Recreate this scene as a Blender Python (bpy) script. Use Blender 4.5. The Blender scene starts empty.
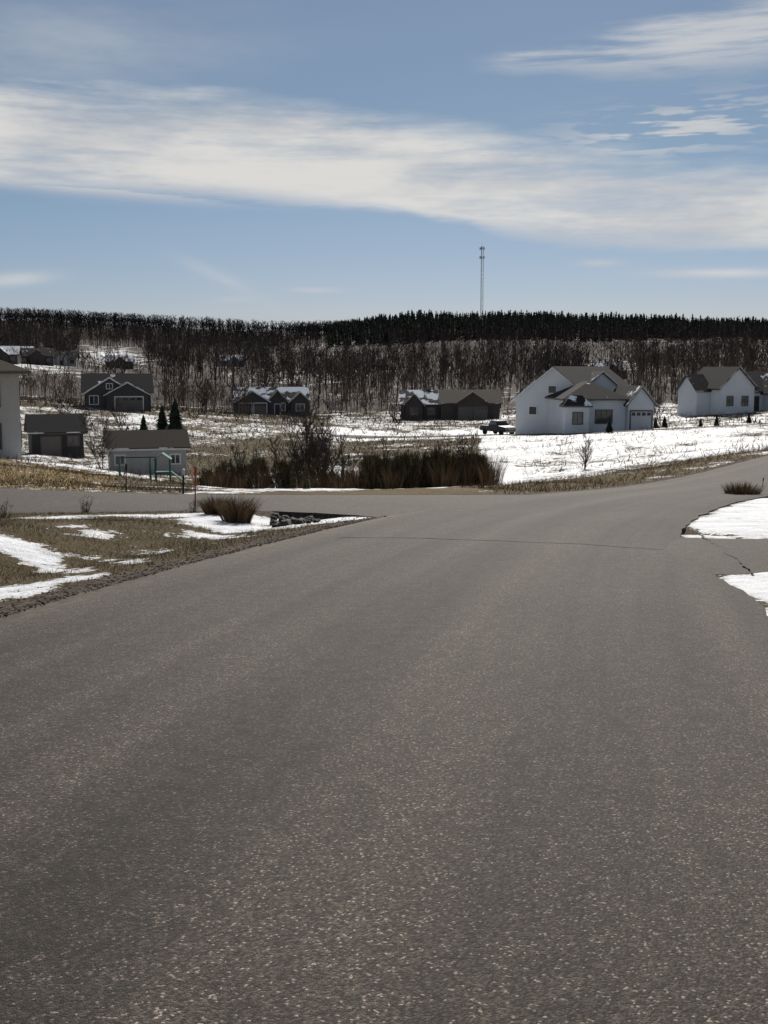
import bpy, math, random
import numpy as np
from mathutils import Vector, noise
random.seed(7); np.random.seed(7)
F=1100.0; PIT=math.atan(142/F); EYE=1.6
scene=bpy.context.scene
scene.view_settings.view_transform='Standard'; scene.view_settings.look='None'; scene.view_settings.exposure=0

# ---------------------------------------------------------------- survey helper (bearing/drop sightings -> world)
def sight(px,py,d):
    a=(px-384)/F; b=(512-py)/F
    dy=math.cos(PIT)+b*math.sin(PIT); dz=-math.sin(PIT)+b*math.cos(PIT)
    return (a/dy*d, d, EYE+dz/dy*d)
# ---------------------------------------------------------------- terrain height: thin plate spline through survey points
C=[]
for x,y in [(-8,-10),(0,-10),(8,-10),(-5,0),(0,0),(6,0),(-8,8),(0,8),(8,8),(0,16),(7,16),(4,24),(0,28),(-25,5),(25,5),(-3.4,9.6),(9,24),(-5,15)]:
    C.append((x,y,-0.06*y))
C+=[(-9,25,-1.67),(-11.2,32,-1.82),(-25,28,-1.6),(-9,17,-1.0),(-40,28,-1.4)]
for s in [(600,492,33),(680,478,41),(768,452,52),(768,488,34),(830,440,70),(350,490,46),(430,491,50),(250,490,50),(300,440,130),(350,466,80),(450,470,75),
          (270,415,220),(450,420,200),(640,468,57),(560,480,48),(520,465,80),(50,471,45),(0,463,60),(100,484,42),(20,460,68),(150,475,80),(145,487,62),
          (60,458,95),(118,412,160),(0,400,180),(580,432,135),(640,430,138),(725,413,165),(700,430,100),(500,434,150),(400,440,130),(200,445,120),
          (300,402,280),(100,392,280),(500,402,280),(700,396,280),(300,385,450),(100,368,450),(500,382,450),(700,374,450),(40,364,400),
          (100,350,700),(300,358,700),(500,352,700),(700,350,700),(430,327,950),(600,330,950),(760,334,950),(385,329,950),(900,338,950),(330,341,950),
          (0,321,1200),(150,326,1200),(300,335,1200),(-150,322,1200)]:
    C.append(sight(*s))
C+=[(x,1700,15) for x in (-1500,-500,0,500,1500)]+[(x,3500,5) for x in (-2500,0,2500)]
C+=[(-1500,500,5),(1500,500,5),(-2000,1200,25),(2000,1200,25),(-1500,-1000,30),(1500,-1000,30),(0,-1000,35),(0,-150,8),(-200,0,1),(200,0,2),(-60,5,0),(60,10,0.2),(-100,100,-3),(100,100,-1.5),(60,60,-1.6)]
C=np.array(C,float); SC=100.0
cx=C[:,:2]/SC; n=len(C)
def Uf(r2): return 0.5*r2*np.log(r2+1e-12)
K=Uf(((cx[:,None]-cx[None])**2).sum(-1))+np.eye(n)*1e-4
Pm=np.c_[np.ones(n),cx]; A=np.block([[K,Pm],[Pm.T,np.zeros((3,3))]])
W=np.linalg.solve(A,np.r_[C[:,2],0,0,0])
def H(x,y):
    x=np.asarray(x,float);y=np.asarray(y,float); sh=x.shape
    q=np.c_[x.ravel(),y.ravel()]/SC; out=np.empty(len(q))
    for i in range(0,len(q),20000):
        s=q[i:i+20000]
        out[i:i+20000]=Uf(((s[:,None]-cx[None])**2).sum(-1))@W[:n]+W[n]+s@W[n+1:]
    return out.reshape(sh)
def h(x,y): return float(H(np.array([x]),np.array([y]))[0])
def ground(px,py):
    d=np.geomspace(2.2,1500,900); a=(px-384)/F; b=(512-py)/F
    dy=math.cos(PIT)+b*math.sin(PIT); dz=-math.sin(PIT)+b*math.cos(PIT)
    x=a/dy*d; z=EYE+dz/dy*d; g=H(x,d); k=np.argmax(z<g)
    return (x[k],d[k])

# ---------------------------------------------------------------- roads
def catmull(P,step=0.4):
    P=[np.array(p,float) for p in P]; P=[2*P[0]-P[1]]+P+[2*P[-1]-P[-2]]; out=[]
    for i in range(1,len(P)-2):
        m=max(2,int(np.linalg.norm(P[i+1]-P[i])/step))
        for k in range(m):
            t=k/m
            out.append(0.5*((2*P[i])+(-P[i-1]+P[i+1])*t+(2*P[i-1]-5*P[i]+4*P[i+1]-P[i+2])*t*t+(-P[i-1]+3*P[i]-3*P[i+1]+P[i+2])*t**3))
    out.append(P[-2]); return np.array(out)
main=catmull([(-9,-40),(-4.6,-15),(-2.0,0),(-0.3,8.9),(1.2,15),(3.05,21),(5.9,27.3),(9.3,33.0),(13.9,39.6),(20.5,48),(32,59),(60,80),(110,105)])
side=catmull([(3.8,25.2),(0.5,26.6),(-4,27.9),(-11,28.6),(-20,28.6),(-40,27),(-90,24)])
drive=catmull([(2.6,15.0),(6,15.3),(9,15.6),(14,16.0),(30,17)])
court=catmull([sight(330,437,140)[:2],sight(420,436,140)[:2],sight(510,435,145)[:2],sight(560,436,125)[:2],sight(700,424,112)[:2],sight(900,415,110)[:2]],1.5)
def frame(c):
    t=np.gradient(c,axis=0); t/=np.linalg.norm(t,axis=1)[:,None]
    return t,np.c_[t[:,1],-t[:,0]]
def wside(c):
    s=np.r_[0,np.cumsum(np.linalg.norm(np.diff(c,axis=0),axis=1))]; return s
def edge_dist(X,Y,c,wl,wr):
    t,nr=frame(c); out=np.full(X.shape,1e9); sd=np.zeros(X.shape)
    m=(X>c[:,0].min()-12)&(X<c[:,0].max()+12)&(Y>c[:,1].min()-12)&(Y<c[:,1].max()+12)
    xs=X[m];ys=Y[m]; o=np.empty(len(xs)); ss=np.empty(len(xs))
    for i in range(0,len(xs),5000):
        dx=xs[i:i+5000,None]-c[None,:,0]; dy=ys[i:i+5000,None]-c[None,:,1]
        d=dx*dx+dy*dy; k=d.argmin(1); r=np.arange(len(k))
        lat=dx[r,k]*nr[k,0]+dy[r,k]*nr[k,1]
        end=((k==0)|(k==len(c)-1))&(np.abs(lat)<np.sqrt(d[r,k])*0.8)&(d[r,k]>.09)
        o[i:i+5000]=np.where(~end,np.where(lat>0,lat-wr[k],-lat-wl[k]),np.sqrt(d[r,k])+.5)
        ss[i:i+5000]=lat
    out[m]=o; sd[m]=ss; return out,sd
sm=wside(main); ss=wside(side); sdv=wside(drive); sc=wside(court)
_my=main[:,1]
Wm=(np.full(len(main),3.1),2.75+.75*np.clip((16-_my)/5,0,1)+.35*np.clip((_my-28)/8,0,1))
fl=3.2+3.2*np.clip(1-ss/7.5,0,1)**2; Ws=(fl,fl+0.4*np.clip(1-ss/7,0,1))
fd=1.6+1.0*np.clip(1-(sdv-1.4)/2.6,0,1)**2; Wd=(fd,fd)
Wc=(np.full(len(court),2.6),np.full(len(court),2.6))

# ---------------------------------------------------------------- node helpers
class NT:
    def __init__(s,tree,dim='3D'): s.t=tree; s.n=tree.nodes; s.l=tree.links; s.dim=dim; s.vc={}
    def node(s,typ,**kw):
        nd=s.n.new(typ)
        for k,v in kw.items(): setattr(nd,k,v)
        return nd
    def put(s,sock,v):
        if isinstance(v,bpy.types.NodeSocket): s.l.new(v,sock)
        elif v is not None:
            try: sock.default_value=v
            except Exception: sock.default_value=(*v,1)
    def m(s,op,a,b=None,c=None,clamp=False):
        nd=s.node('ShaderNodeMath',operation=op,use_clamp=clamp)
        for i,v in enumerate((a,b,c)):
            if v is not None: s.put(nd.inputs[i],v)
        return nd.outputs[0]
    def mr(s,v,a,b,c=0.,d=1.,smooth=True):
        nd=s.node('ShaderNodeMapRange',interpolation_type='SMOOTHSTEP' if smooth else 'LINEAR')
        s.put(nd.inputs['Value'],v)
        for k,q in zip(('From Min','From Max','To Min','To Max'),(a,b,c,d)): s.put(nd.inputs[k],q)
        return nd.outputs['Result']
    def mix(s,f,a,b,blend='MIX'):
        nd=s.node('ShaderNodeMix',data_type='RGBA',blend_type=blend)
        s.put(nd.inputs[0],f)
        for i,v in ((6,a),(7,b)):
            if isinstance(v,bpy.types.NodeSocket): s.l.new(v,nd.inputs[i])
            else: nd.inputs[i].default_value=(v[0],v[1],v[2],1)
        return nd.outputs[2]
    def noise(s,vec,scale,detail=4,rough=.55,out='Fac'):
        nd=s.node('ShaderNodeTexNoise',noise_dimensions=s.dim); s.put(nd.inputs['Vector'],vec)
        nd.inputs['Scale'].default_value=scale; nd.inputs['Detail'].default_value=detail; nd.inputs['Roughness'].default_value=rough
        return nd.outputs[out]
    def vor(s,vec,scale,feature='F1',out='Distance'):
        if scale not in s.vc:
            nd=s.node('ShaderNodeTexVoronoi',feature=feature,voronoi_dimensions=s.dim); s.put(nd.inputs['Vector'],vec); nd.inputs['Scale'].default_value=scale; s.vc[scale]=nd
        return s.vc[scale].outputs[out]
    def mapv(s,vec,scale=(1,1,1),rot=(0,0,0),loc=(0,0,0)):
        nd=s.node('ShaderNodeMapping'); s.put(nd.inputs['Vector'],vec)
        nd.inputs['Scale'].default_value=scale; nd.inputs['Rotation'].default_value=rot; nd.inputs['Location'].default_value=loc
        return nd.outputs[0]
    def attr(s,name,out='Fac'):
        nd=s.node('ShaderNodeAttribute',attribute_name=name); return nd.outputs[out]
    def bump(s,hgt,st,dist):
        nd=s.node('ShaderNodeBump'); s.put(nd.inputs['Height'],hgt); nd.inputs['Strength'].default_value=st; nd.inputs['Distance'].default_value=dist
        return nd.outputs[0]
def new_mat(name,dim='3D'):
    m=bpy.data.materials.new(name); m.use_nodes=True; nt=NT(m.node_tree,dim)
    return m,nt,m.node_tree.nodes['Principled BSDF']
def simple(name,col,rough=.7,var=.15,scale=3,spec=.3,metal=0,bump=0,island=False,c2=None):
    m,nt,b=new_mat(name)
    if island: f=nt.node('ShaderNodeNewGeometry').outputs['Random Per Island']
    else: f=nt.mr(nt.noise(nt.node('ShaderNodeTexCoord').outputs['Object'],scale,3),.25,.75)
    lo=[c*(1-var) for c in col]; hi=c2 or [min(1,c*(1+var)) for c in col]
    nt.l.new(nt.mix(f,lo,hi),b.inputs['Base Color'])
    b.inputs['Roughness'].default_value=rough; b.inputs['Metallic'].default_value=metal; b.inputs['Specular IOR Level'].default_value=spec
    return m

# asphalt
def asphalt(name,use_uv,base=1.0):
    m,nt,b=new_mat(name,'2D'); co=nt.node('ShaderNodeTexCoord').outputs['Object']
    chip=nt.vor(co,130,out='Color'); sepc=nt.node('ShaderNodeSeparateColor'); nt.l.new(chip,sepc.inputs[0]); cr=sepc.outputs[0]
    dist=nt.vor(co,130); big=nt.noise(co,.35,4,.6); mid=nt.noise(co,6,6,.8); fine=nt.noise(co,50,3,.8)
    col=nt.mix(nt.m('POWER',cr,1.5),(.012*base,.0100*base,.0084*base),(.096*base,.080*base,.067*base))
    bright=nt.m('GREATER_THAN',cr,.955); col=nt.mix(nt.m('MULTIPLY',bright,.7),col,(.29,.25,.21))
    dark=nt.m('LESS_THAN',fine,.43); col=nt.mix(nt.m('MULTIPLY',dark,.7),col,(.008,.007,.006))
    tone=nt.m('ADD',nt.mr(big,.3,.7,.84,1.16,False),nt.mr(mid,.3,.7,-.34,.34,False))
    if use_uv:
        uv=nt.node('ShaderNodeTexCoord').outputs['UV']; st=nt.noise(nt.mapv(uv,(1.0,.03,1)),1.25,4,.6)
        tone=nt.m('ADD',tone,nt.mr(st,.3,.7,-.42,.42,False))
        sp=nt.node('ShaderNodeSeparateXYZ'); nt.l.new(uv,sp.inputs[0]); u=sp.outputs[0]
        wob=nt.m('ADD',nt.m('MULTIPLY',u,-1),nt.m('MULTIPLY',nt.m('SUBTRACT',mid,.5),.5))
        col=nt.mix(nt.mr(wob,2.65,3.15,0,.7),col,(.11,.088,.066))
    tone=nt.m('MAXIMUM',tone,.25)
    g=nt.node('ShaderNodeCombineXYZ')
    for i in range(3): nt.l.new(tone,g.inputs[i])
    col=nt.mix(1.0,col,g.outputs[0],'MULTIPLY')
    nt.l.new(col,b.inputs['Base Color']); b.inputs['Roughness'].default_value=.82; b.inputs['Specular IOR Level'].default_value=.30; b.inputs['Specular Tint'].default_value=(1,.91,.82,1)
    nt.l.new(nt.bump(nt.m('MULTIPLY',dist,-1.0),.55,.005),b.inputs['Normal']); return m
M_as=asphalt('asphalt',True); M_as2=asphalt('asphalt_side',False,1.2)
M_tar=simple('crack_sealant',(.008,.007,.007),.8)

def terrain_mat():
    m,nt,b=new_mat('winter_ground','2D'); co=nt.node('ShaderNodeTexCoord').outputs['Object']
    sn=nt.attr('snow'); gr=nt.attr('gravel'); wd=nt.attr('woods'); gn=nt.attr('straw')
    n1=nt.noise(co,1.1,6,.72); n2=nt.noise(co,9,3,.6); n0=nt.noise(co,.11,5,.62)
    f=nt.m('ADD',sn,nt.m('ADD',nt.mr(n1,.25,.75,-.55,.55,False),nt.m('ADD',nt.mr(n2,.25,.75,-.22,.22,False),nt.mr(n0,.3,.7,-.34,.34,False))))
    mask=nt.mr(f,-.03,.07)
    g1=nt.noise(co,22,4,.7)
    grass=nt.mix(nt.mr(g1,.3,.7),(.032,.024,.010),(.15,.106,.048))
    grass=nt.mix(nt.mr(n1,.45,.65,0,.4),grass,(.048,.050,.018))
    grass=nt.mix(nt.m('MULTIPLY',gn,nt.mr(g1,.2,.6)),grass,(.28,.20,.085))
    grass=nt.mix(wd,grass,nt.mix(nt.mr(n2,.3,.7),(.030,.023,.019),(.080,.062,.05)))
    vs=nt.vor(co,28,out='Color'); sc_=nt.node('ShaderNodeSeparateColor'); nt.l.new(vs,sc_.inputs[0])
    gravel=nt.mix(sc_.outputs[0],(.022,.017,.013),(.13,.098,.072))
    base=nt.mix(nt.mr(nt.m('ADD',gr,nt.mr(n1,.3,.7,-.3,.3,False)),.4,.6),grass,gravel)
    snow=nt.mix(nt.mr(n1,.3,.7),(.76,.79,.83),(.89,.90,.92))
    dirty=nt.mix(nt.mr(f,.1,.5,.45,0.),snow,(.38,.34,.30))
    nt.l.new(nt.mix(mask,base,dirty),b.inputs['Base Color'])
    nt.l.new(nt.mr(mask,0,1,.95,.6,False),b.inputs['Roughness']); b.inputs['Specular IOR Level'].default_value=.2
    hh=nt.m('ADD',nt.m('MULTIPLY',mask,.5),nt.m('ADD',nt.m('MULTIPLY',g1,.35),nt.m('ADD',nt.m('MULTIPLY',n1,1.6),nt.m('MULTIPLY',n0,6))))
    nt.l.new(nt.bump(hh,.8,.11),b.inputs['Normal']); return m
M_ter=terrain_mat()

# ---------------------------------------------------------------- mesh helpers
def link(o,parent=None):
    scene.collection.objects.link(o)
    if parent: o.parent=parent
    return o
def mesh_obj(name,V,Fc,mats,parent=None,mi=None,smooth=False):
    me=bpy.data.meshes.new(name); me.from_pydata([tuple(map(float,v)) for v in V],[],Fc)
    for mm in (mats if isinstance(mats,(list,tuple)) else [mats]): me.materials.append(mm)
    if mi is not None: me.polygons.foreach_set('material_index',np.array(mi,dtype=np.int32))
    if smooth: me.polygons.foreach_set('use_smooth',np.ones(len(Fc),bool))
    me.update(); return link(bpy.data.objects.new(name,me),parent)
def tri_obj(name,V,T,mat,parent=None,mi=None):
    V=np.asarray(V,np.float32); T=np.asarray(T,np.int32); me=bpy.data.meshes.new(name)
    me.vertices.add(len(V)); me.vertices.foreach_set('co',V.ravel())
    me.loops.add(len(T)*3); me.loops.foreach_set('vertex_index',T.ravel())
    me.polygons.add(len(T)); me.polygons.foreach_set('loop_start',np.arange(0,len(T)*3,3,dtype=np.int32))
    for mm in (mat if isinstance(mat,(list,tuple)) else [mat]): me.materials.append(mm)
    if mi is not None: me.polygons.foreach_set('material_index',np.asarray(mi,np.int32))
    me.update(calc_edges=True); return link(bpy.data.objects.new(name,me),parent)
def strip(name,c,wl,wr,off,mat,nx=17,crown=.04):
    t,nr=frame(c); s=wside(c)
    us=np.linspace(0,1,nx); lat=(-wl[:,None])*(1-us)+wr[:,None]*us
    rg=np.array([[noise.noise(Vector((s[i]*1.3,j*9.0,off*100))) for j in (0,1)] for i in range(len(c))])*.09
    lat[:,0]+=rg[:,0]; lat[:,-1]+=rg[:,1]
    lat=np.c_[lat[:,:1]-.05,lat,lat[:,-1:]+.05]; nx+=2          # skirt down into the ground
    X=c[:,0,None]+nr[:,0,None]*lat; Y=c[:,1,None]+nr[:,1,None]*lat
    Z=H(X,Y)+off+crown*(1-np.minimum(1,np.abs(lat)/wl[:,None])**2)
    Z[:,1]-=.012; Z[:,-2]-=.012; Z[:,0]-=.25; Z[:,-1]-=.25
    V=np.stack([X,Y,Z],-1).reshape(-1,3); Fc=[]
    for i in range(len(c)-1):
        for j in range(nx-1):
            a=i*nx+j; Fc.append((a,a+1,a+nx+1,a+nx))
    o=mesh_obj(name,V,Fc,mat,smooth=False); uvl=o.data.uv_layers.new(name='UVMap')
    uvs=np.stack([lat,np.repeat(s[:,None],nx,1)],-1).reshape(-1,2)
    li=np.empty(len(o.data.loops),np.int32); o.data.loops.foreach_get('vertex_index',li)
    uvl.data.foreach_set('uv',uvs[li].ravel()); return o
strip('main_road',main,*Wm,.03,M_as,25)
strip('side_road',side,*Ws,.015,M_as2,17,.035)
strip('driveway',drive,*Wd,.018,M_as2,9,.02)
strip('residential_street',court,*Wc,.03,M_as2,9)
def ribbon(name,pts,w,off):
    P=catmull([ground(*p) for p in pts],.12); t,nr=frame(P)
    wig=np.array([noise.noise(Vector((i*.16,3,1)))*.12+noise.noise(Vector((i*.6,8,1)))*.035 for i in range(len(P))])
    P=P+nr*wig[:,None]; ww=np.array([w*(.6+.8*abs(noise.noise(Vector((i*.4,1,9))))) for i in range(len(P))])
    def zr(q):
        d,sd=edge_dist(q[:,0],q[:,1],main,*Wm); c_=np.clip(-d/3.1,0,1); return H(q[:,0],q[:,1])+.03+.04*(1-(1-c_)**2)+off
    A_=P-nr*ww[:,None]; B_=P+nr*ww[:,None]; za=zr(A_); zb=zr(B_); V=[]
    for i in range(len(P)): V+=[(*A_[i],za[i]),(*B_[i],zb[i])]
    return mesh_obj(name,V,[(2*i,2*i+1,2*i+3,2*i+2) for i in range(len(P)-1)],M_tar)
ribbon('pavement_crack',[(338,541),(420,543),(520,547),(600,550),(662,553)],.028,.012)
ribbon('driveway_joint',[(690,530),(714,546),(735,562),(755,577)],.02,.010)

# ---------------------------------------------------------------- terrain sheet
def axis(lo,hi,c,a,N):
    t=np.linspace(math.asinh((lo-c)/a),math.asinh((hi-c)/a),N); return c+a*np.sinh(t)
xs=axis(-2800,2800,2,7,450); ys=axis(-400,4500,16,8,450)
X,Y=np.meshgrid(xs,ys); Z=H(X,Y)
dm,sdm=edge_dist(X,Y,main,*Wm); dsd,_=edge_dist(X,Y,side,*Ws); dd,_=edge_dist(X,Y,drive,*Wd); dc,_=edge_dist(X,Y,court,*Wc)
D=np.minimum(np.minimum(dm,dsd),np.minimum(dd,dc))
sst=lambda v,a,b: (lambda t:t*t*(3-2*t))(np.clip((v-a)/(b-a),0,1))
def fnoise(X,Y,s,seed=0):
    return np.array([noise.fractal(Vector((x*s,y*s,seed)),.8,2.2,4) for x,y in zip(X.ravel(),Y.ravel())]).reshape(X.shape)
R=np.sqrt(X**2+Y**2)
N1=fnoise(X,Y,.22,3); N2=fnoise(X,Y,1.1,8)
out=sst(D,.2,2.5); Z=Z+out*(N1*.10+N2*.035)+sst(D,3,10)*sst(Y,45,70)*N1*.12+sst(R,150,600)*fnoise(X,Y,.01,5)*2.0
Z-= .08*(1-sst(D,-.5,-.1))-.008*sst(D,-.1,.1)
ditch=np.exp(-((dm-2.2)/1.0)**2)*(sdm<0)*(Y<24)*(Y>-30); Z-=.16*ditch
mound=np.exp(-((dm-5.0)/1.8)**2)*(sdm<0)*(Y<20); Z+=.12*mound
PX=384+F*X/np.maximum(Y,.1)   # bearing index used only to choose land cover along the survey bearings
snow=np.full(X.shape,.02)+.34*N1
gravel=np.exp(-(np.clip(D,0,9)/.55)**2)*1.0
straw=np.zeros(X.shape)
snow=np.where((dm<60)&(Y<26)&(X<1),-.45+.34*N1,snow)
snow-= .9*np.exp(-(np.clip(D,0,9)/.45)**2)
def seg(p,q,w,amt,stretch=1):
    global snow
    a=np.array(ground(*p)); b=np.array(ground(*q)); ab=b-a
    t=np.clip(((X-a[0])*ab[0]+(Y-a[1])*ab[1])/(ab@ab),0,1)
    d=np.hypot(X-a[0]-ab[0]*t,Y-a[1]-ab[1]*t); snow=snow+amt*np.exp(-(d/w)**2)
seg((-60,592),(95,576),.36,1.15); seg((0,600),(40,590),.3,1.1)
seg((-40,540),(35,552),.33,1.15); seg((35,552),(85,568),.22,1.1)
seg((60,531),(100,535),.3,.85); seg((110,556),(140,560),.2,.95); seg((20,520),(180,515),.5,.85)
seg((190,528),(225,534),.25,.9); seg((95,548),(115,552),.16,.8); seg((140,541),(165,545),.18,.8)
seg((225,517),(370,516),1.1,1.1); seg((260,524),(330,520),.7,.7); seg((200,520),(240,524),.5,.6)
seg((275,519),(320,515),.35,-1.1)
bank=(Y>31)&(Y<66)&(PX<190)&(dsd>0); snow=np.where(bank,-.40+.25*N1,snow); straw=np.where(bank&(PX<115),.9,straw)
seg((0,464),(120,478),1.6,.65); seg((100,484),(185,489),.9,1.0)
wz=np.exp(-((dm-4.2)/3.0)**2)*(sdm<0)*(Y>27)*(Y<62); snow-= .65*wz; straw+=.35*wz
snow+= .34*((PX>480)&(Y>50)&(Y<140))
snow-= .34*((PX>170)&(PX<480)&(Y>80)&(Y<128))
snow+= .30*((PX>330)&(PX<520)&(Y>128)&(Y<160))
snow+= .30*((PX>200)&(PX<520)&(Y>44)&(Y<70))
rp=(sdm>0)&(dm<60)&(Y>5)&(Y<60); snow=np.where(rp,.80+.3*N1-.7*np.exp(-(np.clip(D,0,9)/.10)**2),snow); gravel=np.where(rp,.0,gravel)
snow-= .9*np.exp(-((X-12.3)/2.2)**2-((Y-32.5)/2.2)**2)*rp
woods=sst(Y,225,260)*1.0; snow-= woods*.50; snow+= woods*.4*fnoise(X,Y,.012,21); snow-= .5*sst(Y,850,930)
snow-= .30*((Y>160)&(Y<235)&(PX<330))
snow+= .9*np.exp(-((PX-115)/30)**2-((Y-610)/110)**2)+.7*np.exp(-((PX-608)/30)**2-((Y-560)/60)**2)
snow+= .6*np.exp(-((PX-25)/50)**2-((Y-370)/60)**2)
ny,nx=X.shape
I=np.arange(ny*nx).reshape(ny,nx)
q=np.stack([I[:-1,:-1],I[:-1,1:],I[1:,1:],I[1:,:-1]],-1).reshape(-1,4)
me=bpy.data.meshes.new('ground'); V=np.stack([X,Y,Z],-1).reshape(-1,3)
me.vertices.add(len(V)); me.vertices.foreach_set('co',V.astype(np.float32).ravel())
me.loops.add(q.size); me.loops.foreach_set('vertex_index',q.astype(np.int32).ravel())
me.polygons.add(len(q)); me.polygons.foreach_set('loop_start',np.arange(0,q.size,4,dtype=np.int32))
me.polygons.foreach_set('use_smooth',np.ones(len(q),bool)); me.update(calc_edges=True)
for nm,arr in (('snow',snow),('gravel',gravel),('woods',woods),('straw',np.clip(straw,0,1))):
    at=me.attributes.new(nm,'FLOAT','POINT'); at.data.foreach_set('value',arr.astype(np.float32).ravel())
me.materials.append(M_ter); link(bpy.data.objects.new('ground',me))
def bil(arr,x,y):
    j=np.clip(np.searchsorted(xs,x)-1,0,nx-2); i=np.clip(np.searchsorted(ys,y)-1,0,ny-2)
    tx=(x-xs[j])/(xs[j+1]-xs[j]); ty=(y-ys[i])/(ys[i+1]-ys[i])
    return (arr[i,j]*(1-tx)+arr[i,j+1]*tx)*(1-ty)+(arr[i+1,j]*(1-tx)+arr[i+1,j+1]*tx)*ty
def zt(x,y): return float(bil(Z,np.array([x]),np.array([y]))[0])

# ---------------------------------------------------------------- vegetation
M_bark=simple('bare_bark',(.055,.043,.035),.9,.5,1,.1,island=True,c2=(.13,.105,.09))
M_wood=simple('far_bare_wood',(.042,.032,.029),.95,.4,.05,.05,island=True,c2=(.125,.098,.088))
M_ridge=simple('ridge_bare_wood',(.022,.018,.018),.95,.4,.05,.05,island=True,c2=(.062,.052,.052))
M_brush=simple('pale_brush_wood',(.075,.057,.046),.95,.4,.05,.05,island=True,c2=(.20,.155,.125))
M_con=simple('conifer_needles',(.014,.020,.013),.9,.4,.3,.1,island=True,c2=(.045,.055,.036))
M_straw=simple('dry_grass_blades',(.11,.076,.038),.9,.5,2,.1,island=True,c2=(.29,.21,.11))
M_russet=simple('russet_ornamental_grass',(.07,.042,.023),.9,.5,2,.1,island=True,c2=(.25,.165,.09))
M_hedge=simple('winter_hedge_foliage',(.030,.028,.015),.9,.4,2,.1,island=True,c2=(.15,.115,.062))
def tube(V,T,p0,p1,r0,r1,k=3):
    p0=np.array(p0,float);p1=np.array(p1,float); d=p1-p0; L=np.linalg.norm(d)+1e-9; d/=L
    u=np.cross(d,(0,0,1) if abs(d[2])<.9 else (1,0,0)); u/=np.linalg.norm(u); v=np.cross(d,u); b=len(V)
    for p,r in ((p0,r0),(p1,r1)):
        for i in range(k):
            a=2*math.pi*i/k; V.append(p+r*(math.cos(a)*u+math.sin(a)*v))
    for i in range(k):
        j=(i+1)%k; T.append((b+i,b+j,b+k+j)); T.append((b+i,b+k+j,b+k+i))
def sliver(V,T,p0,p1,w,rng):
    p0=np.array(p0,float);p1=np.array(p1,float); a=rng.uniform(0,2*math.pi); o=np.array([math.cos(a),math.sin(a),0])*w*.5
    b=len(V); V+= [p0-o,p0+o,p1]; T.append((b,b+1,b+2))
def bare_tree(seed,hgt=10,nb=14,nt=6,tw=.06,stems=1,spread=.38,r=None,lod=0):
    rng=random.Random(seed); V=[];T=[]; r=r or hgt*.014
    for s in range(stems):
        la=rng.uniform(0,6.28); ln=(0 if stems==1 else rng.uniform(.1,.45)); p=np.array([0,0,-.2]); path=[p]
        H_=hgt*(1 if s==0 else rng.uniform(.7,1)); dr=np.array([math.cos(la)*ln,math.sin(la)*ln,1.])
        for i in range(5):
            dr=dr+np.array([rng.uniform(-.1,.1),rng.uniform(-.1,.1),0]); p=p+dr/np.linalg.norm(dr)*H_*.19; path.append(p)
        if lod: tube(V,T,path[0],path[2],r,r*.7); tube(V,T,path[2],path[5],r*.7,r*.2)
        else:
            for i in range(5): tube(V,T,path[i],path[i+1],r*(1-i*.18),r*(1-(i+1)*.18)*.95)
        for b in range(nb):
            t=rng.uniform(.18 if stems>1 else .25,1); i=min(4,int(t*5)); q=path[i]+(path[i+1]-path[i])*(t*5-i)
            a=rng.uniform(0,6.28); up=rng.uniform(.6,1.5); d=np.array([math.cos(a),math.sin(a),up]); d/=np.linalg.norm(d)
            L=hgt*spread*(1.15-t*.7)*rng.uniform(.6,1.1); m=q+d*L*.5; d2=d+np.array([rng.uniform(-.3,.3),rng.uniform(-.3,.3),.35]); d2/=np.linalg.norm(d2); e=m+d2*L*.5
            if lod: sliver(V,T,q,e,r*.9,rng)
            else: tube(V,T,q,m,r*.38*(1.1-t*.6),r*.22); tube(V,T,m,e,r*.22,r*.07)
            for k in range(nt):
                f=rng.uniform(.2,1); s0=q+(m-q)*f*2 if f<.5 else m+(e-m)*(f-.5)*2
                dd_=d2+np.array([rng.uniform(-.8,.8),rng.uniform(-.8,.8),rng.uniform(0,1.1)]); dd_/=np.linalg.norm(dd_)
                sliver(V,T,s0,s0+dd_*L*rng.uniform(.25,.6),tw,rng)
    return np.array(V),np.array(T)
def conifer(seed,hgt=12,tiers=9,per=9,w=.2):
    rng=random.Random(seed); V=[];T=[]; tube(V,T,(0,0,-.3),(0,0,hgt*.97),hgt*.014,.02)
    for i in range(tiers):
        t=i/tiers; z=hgt*(.08+.9*t); R_=hgt*w*(1-t)**.85*rng.uniform(.8,1.1)+.12
        for k in range(per):
            a=6.283*k/per+rng.uniform(-.35,.35)+i; rr=R_*rng.uniform(.7,1.15); wd=R_*rng.uniform(.32,.55)
            tip=np.array([math.cos(a)*rr,math.sin(a)*rr,z-hgt*.035*rng.uniform(.3,1.8)]); o=np.array([-math.sin(a),math.cos(a),0])*wd
            top=np.array([0,0,z+hgt*.11]); mid=tip*.45+np.array([0,0,z*.55]); b=len(V)
            V+=[top,mid+o,tip,mid-o]; T+=[(b,b+1,b+2),(b,b+2,b+3)]
    return np.array(V),np.array(T)
def scatter(name,temps,pl,mat):
    VV=[];TT=[];o=0
    for (x,y,z,s,r,k) in pl:
        v,t=temps[k%len(temps)]; c_,s_=math.cos(r),math.sin(r)
        w=np.empty_like(v); w[:,0]=(v[:,0]*c_-v[:,1]*s_)*s+x; w[:,1]=(v[:,0]*s_+v[:,1]*c_)*s+y; w[:,2]=v[:,2]*s+z
        VV.append(w);TT.append(t+o); o+=len(v)
    return tri_obj(name,np.concatenate(VV),np.concatenate(TT),mat)
rng=np.random.RandomState(5)
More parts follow.
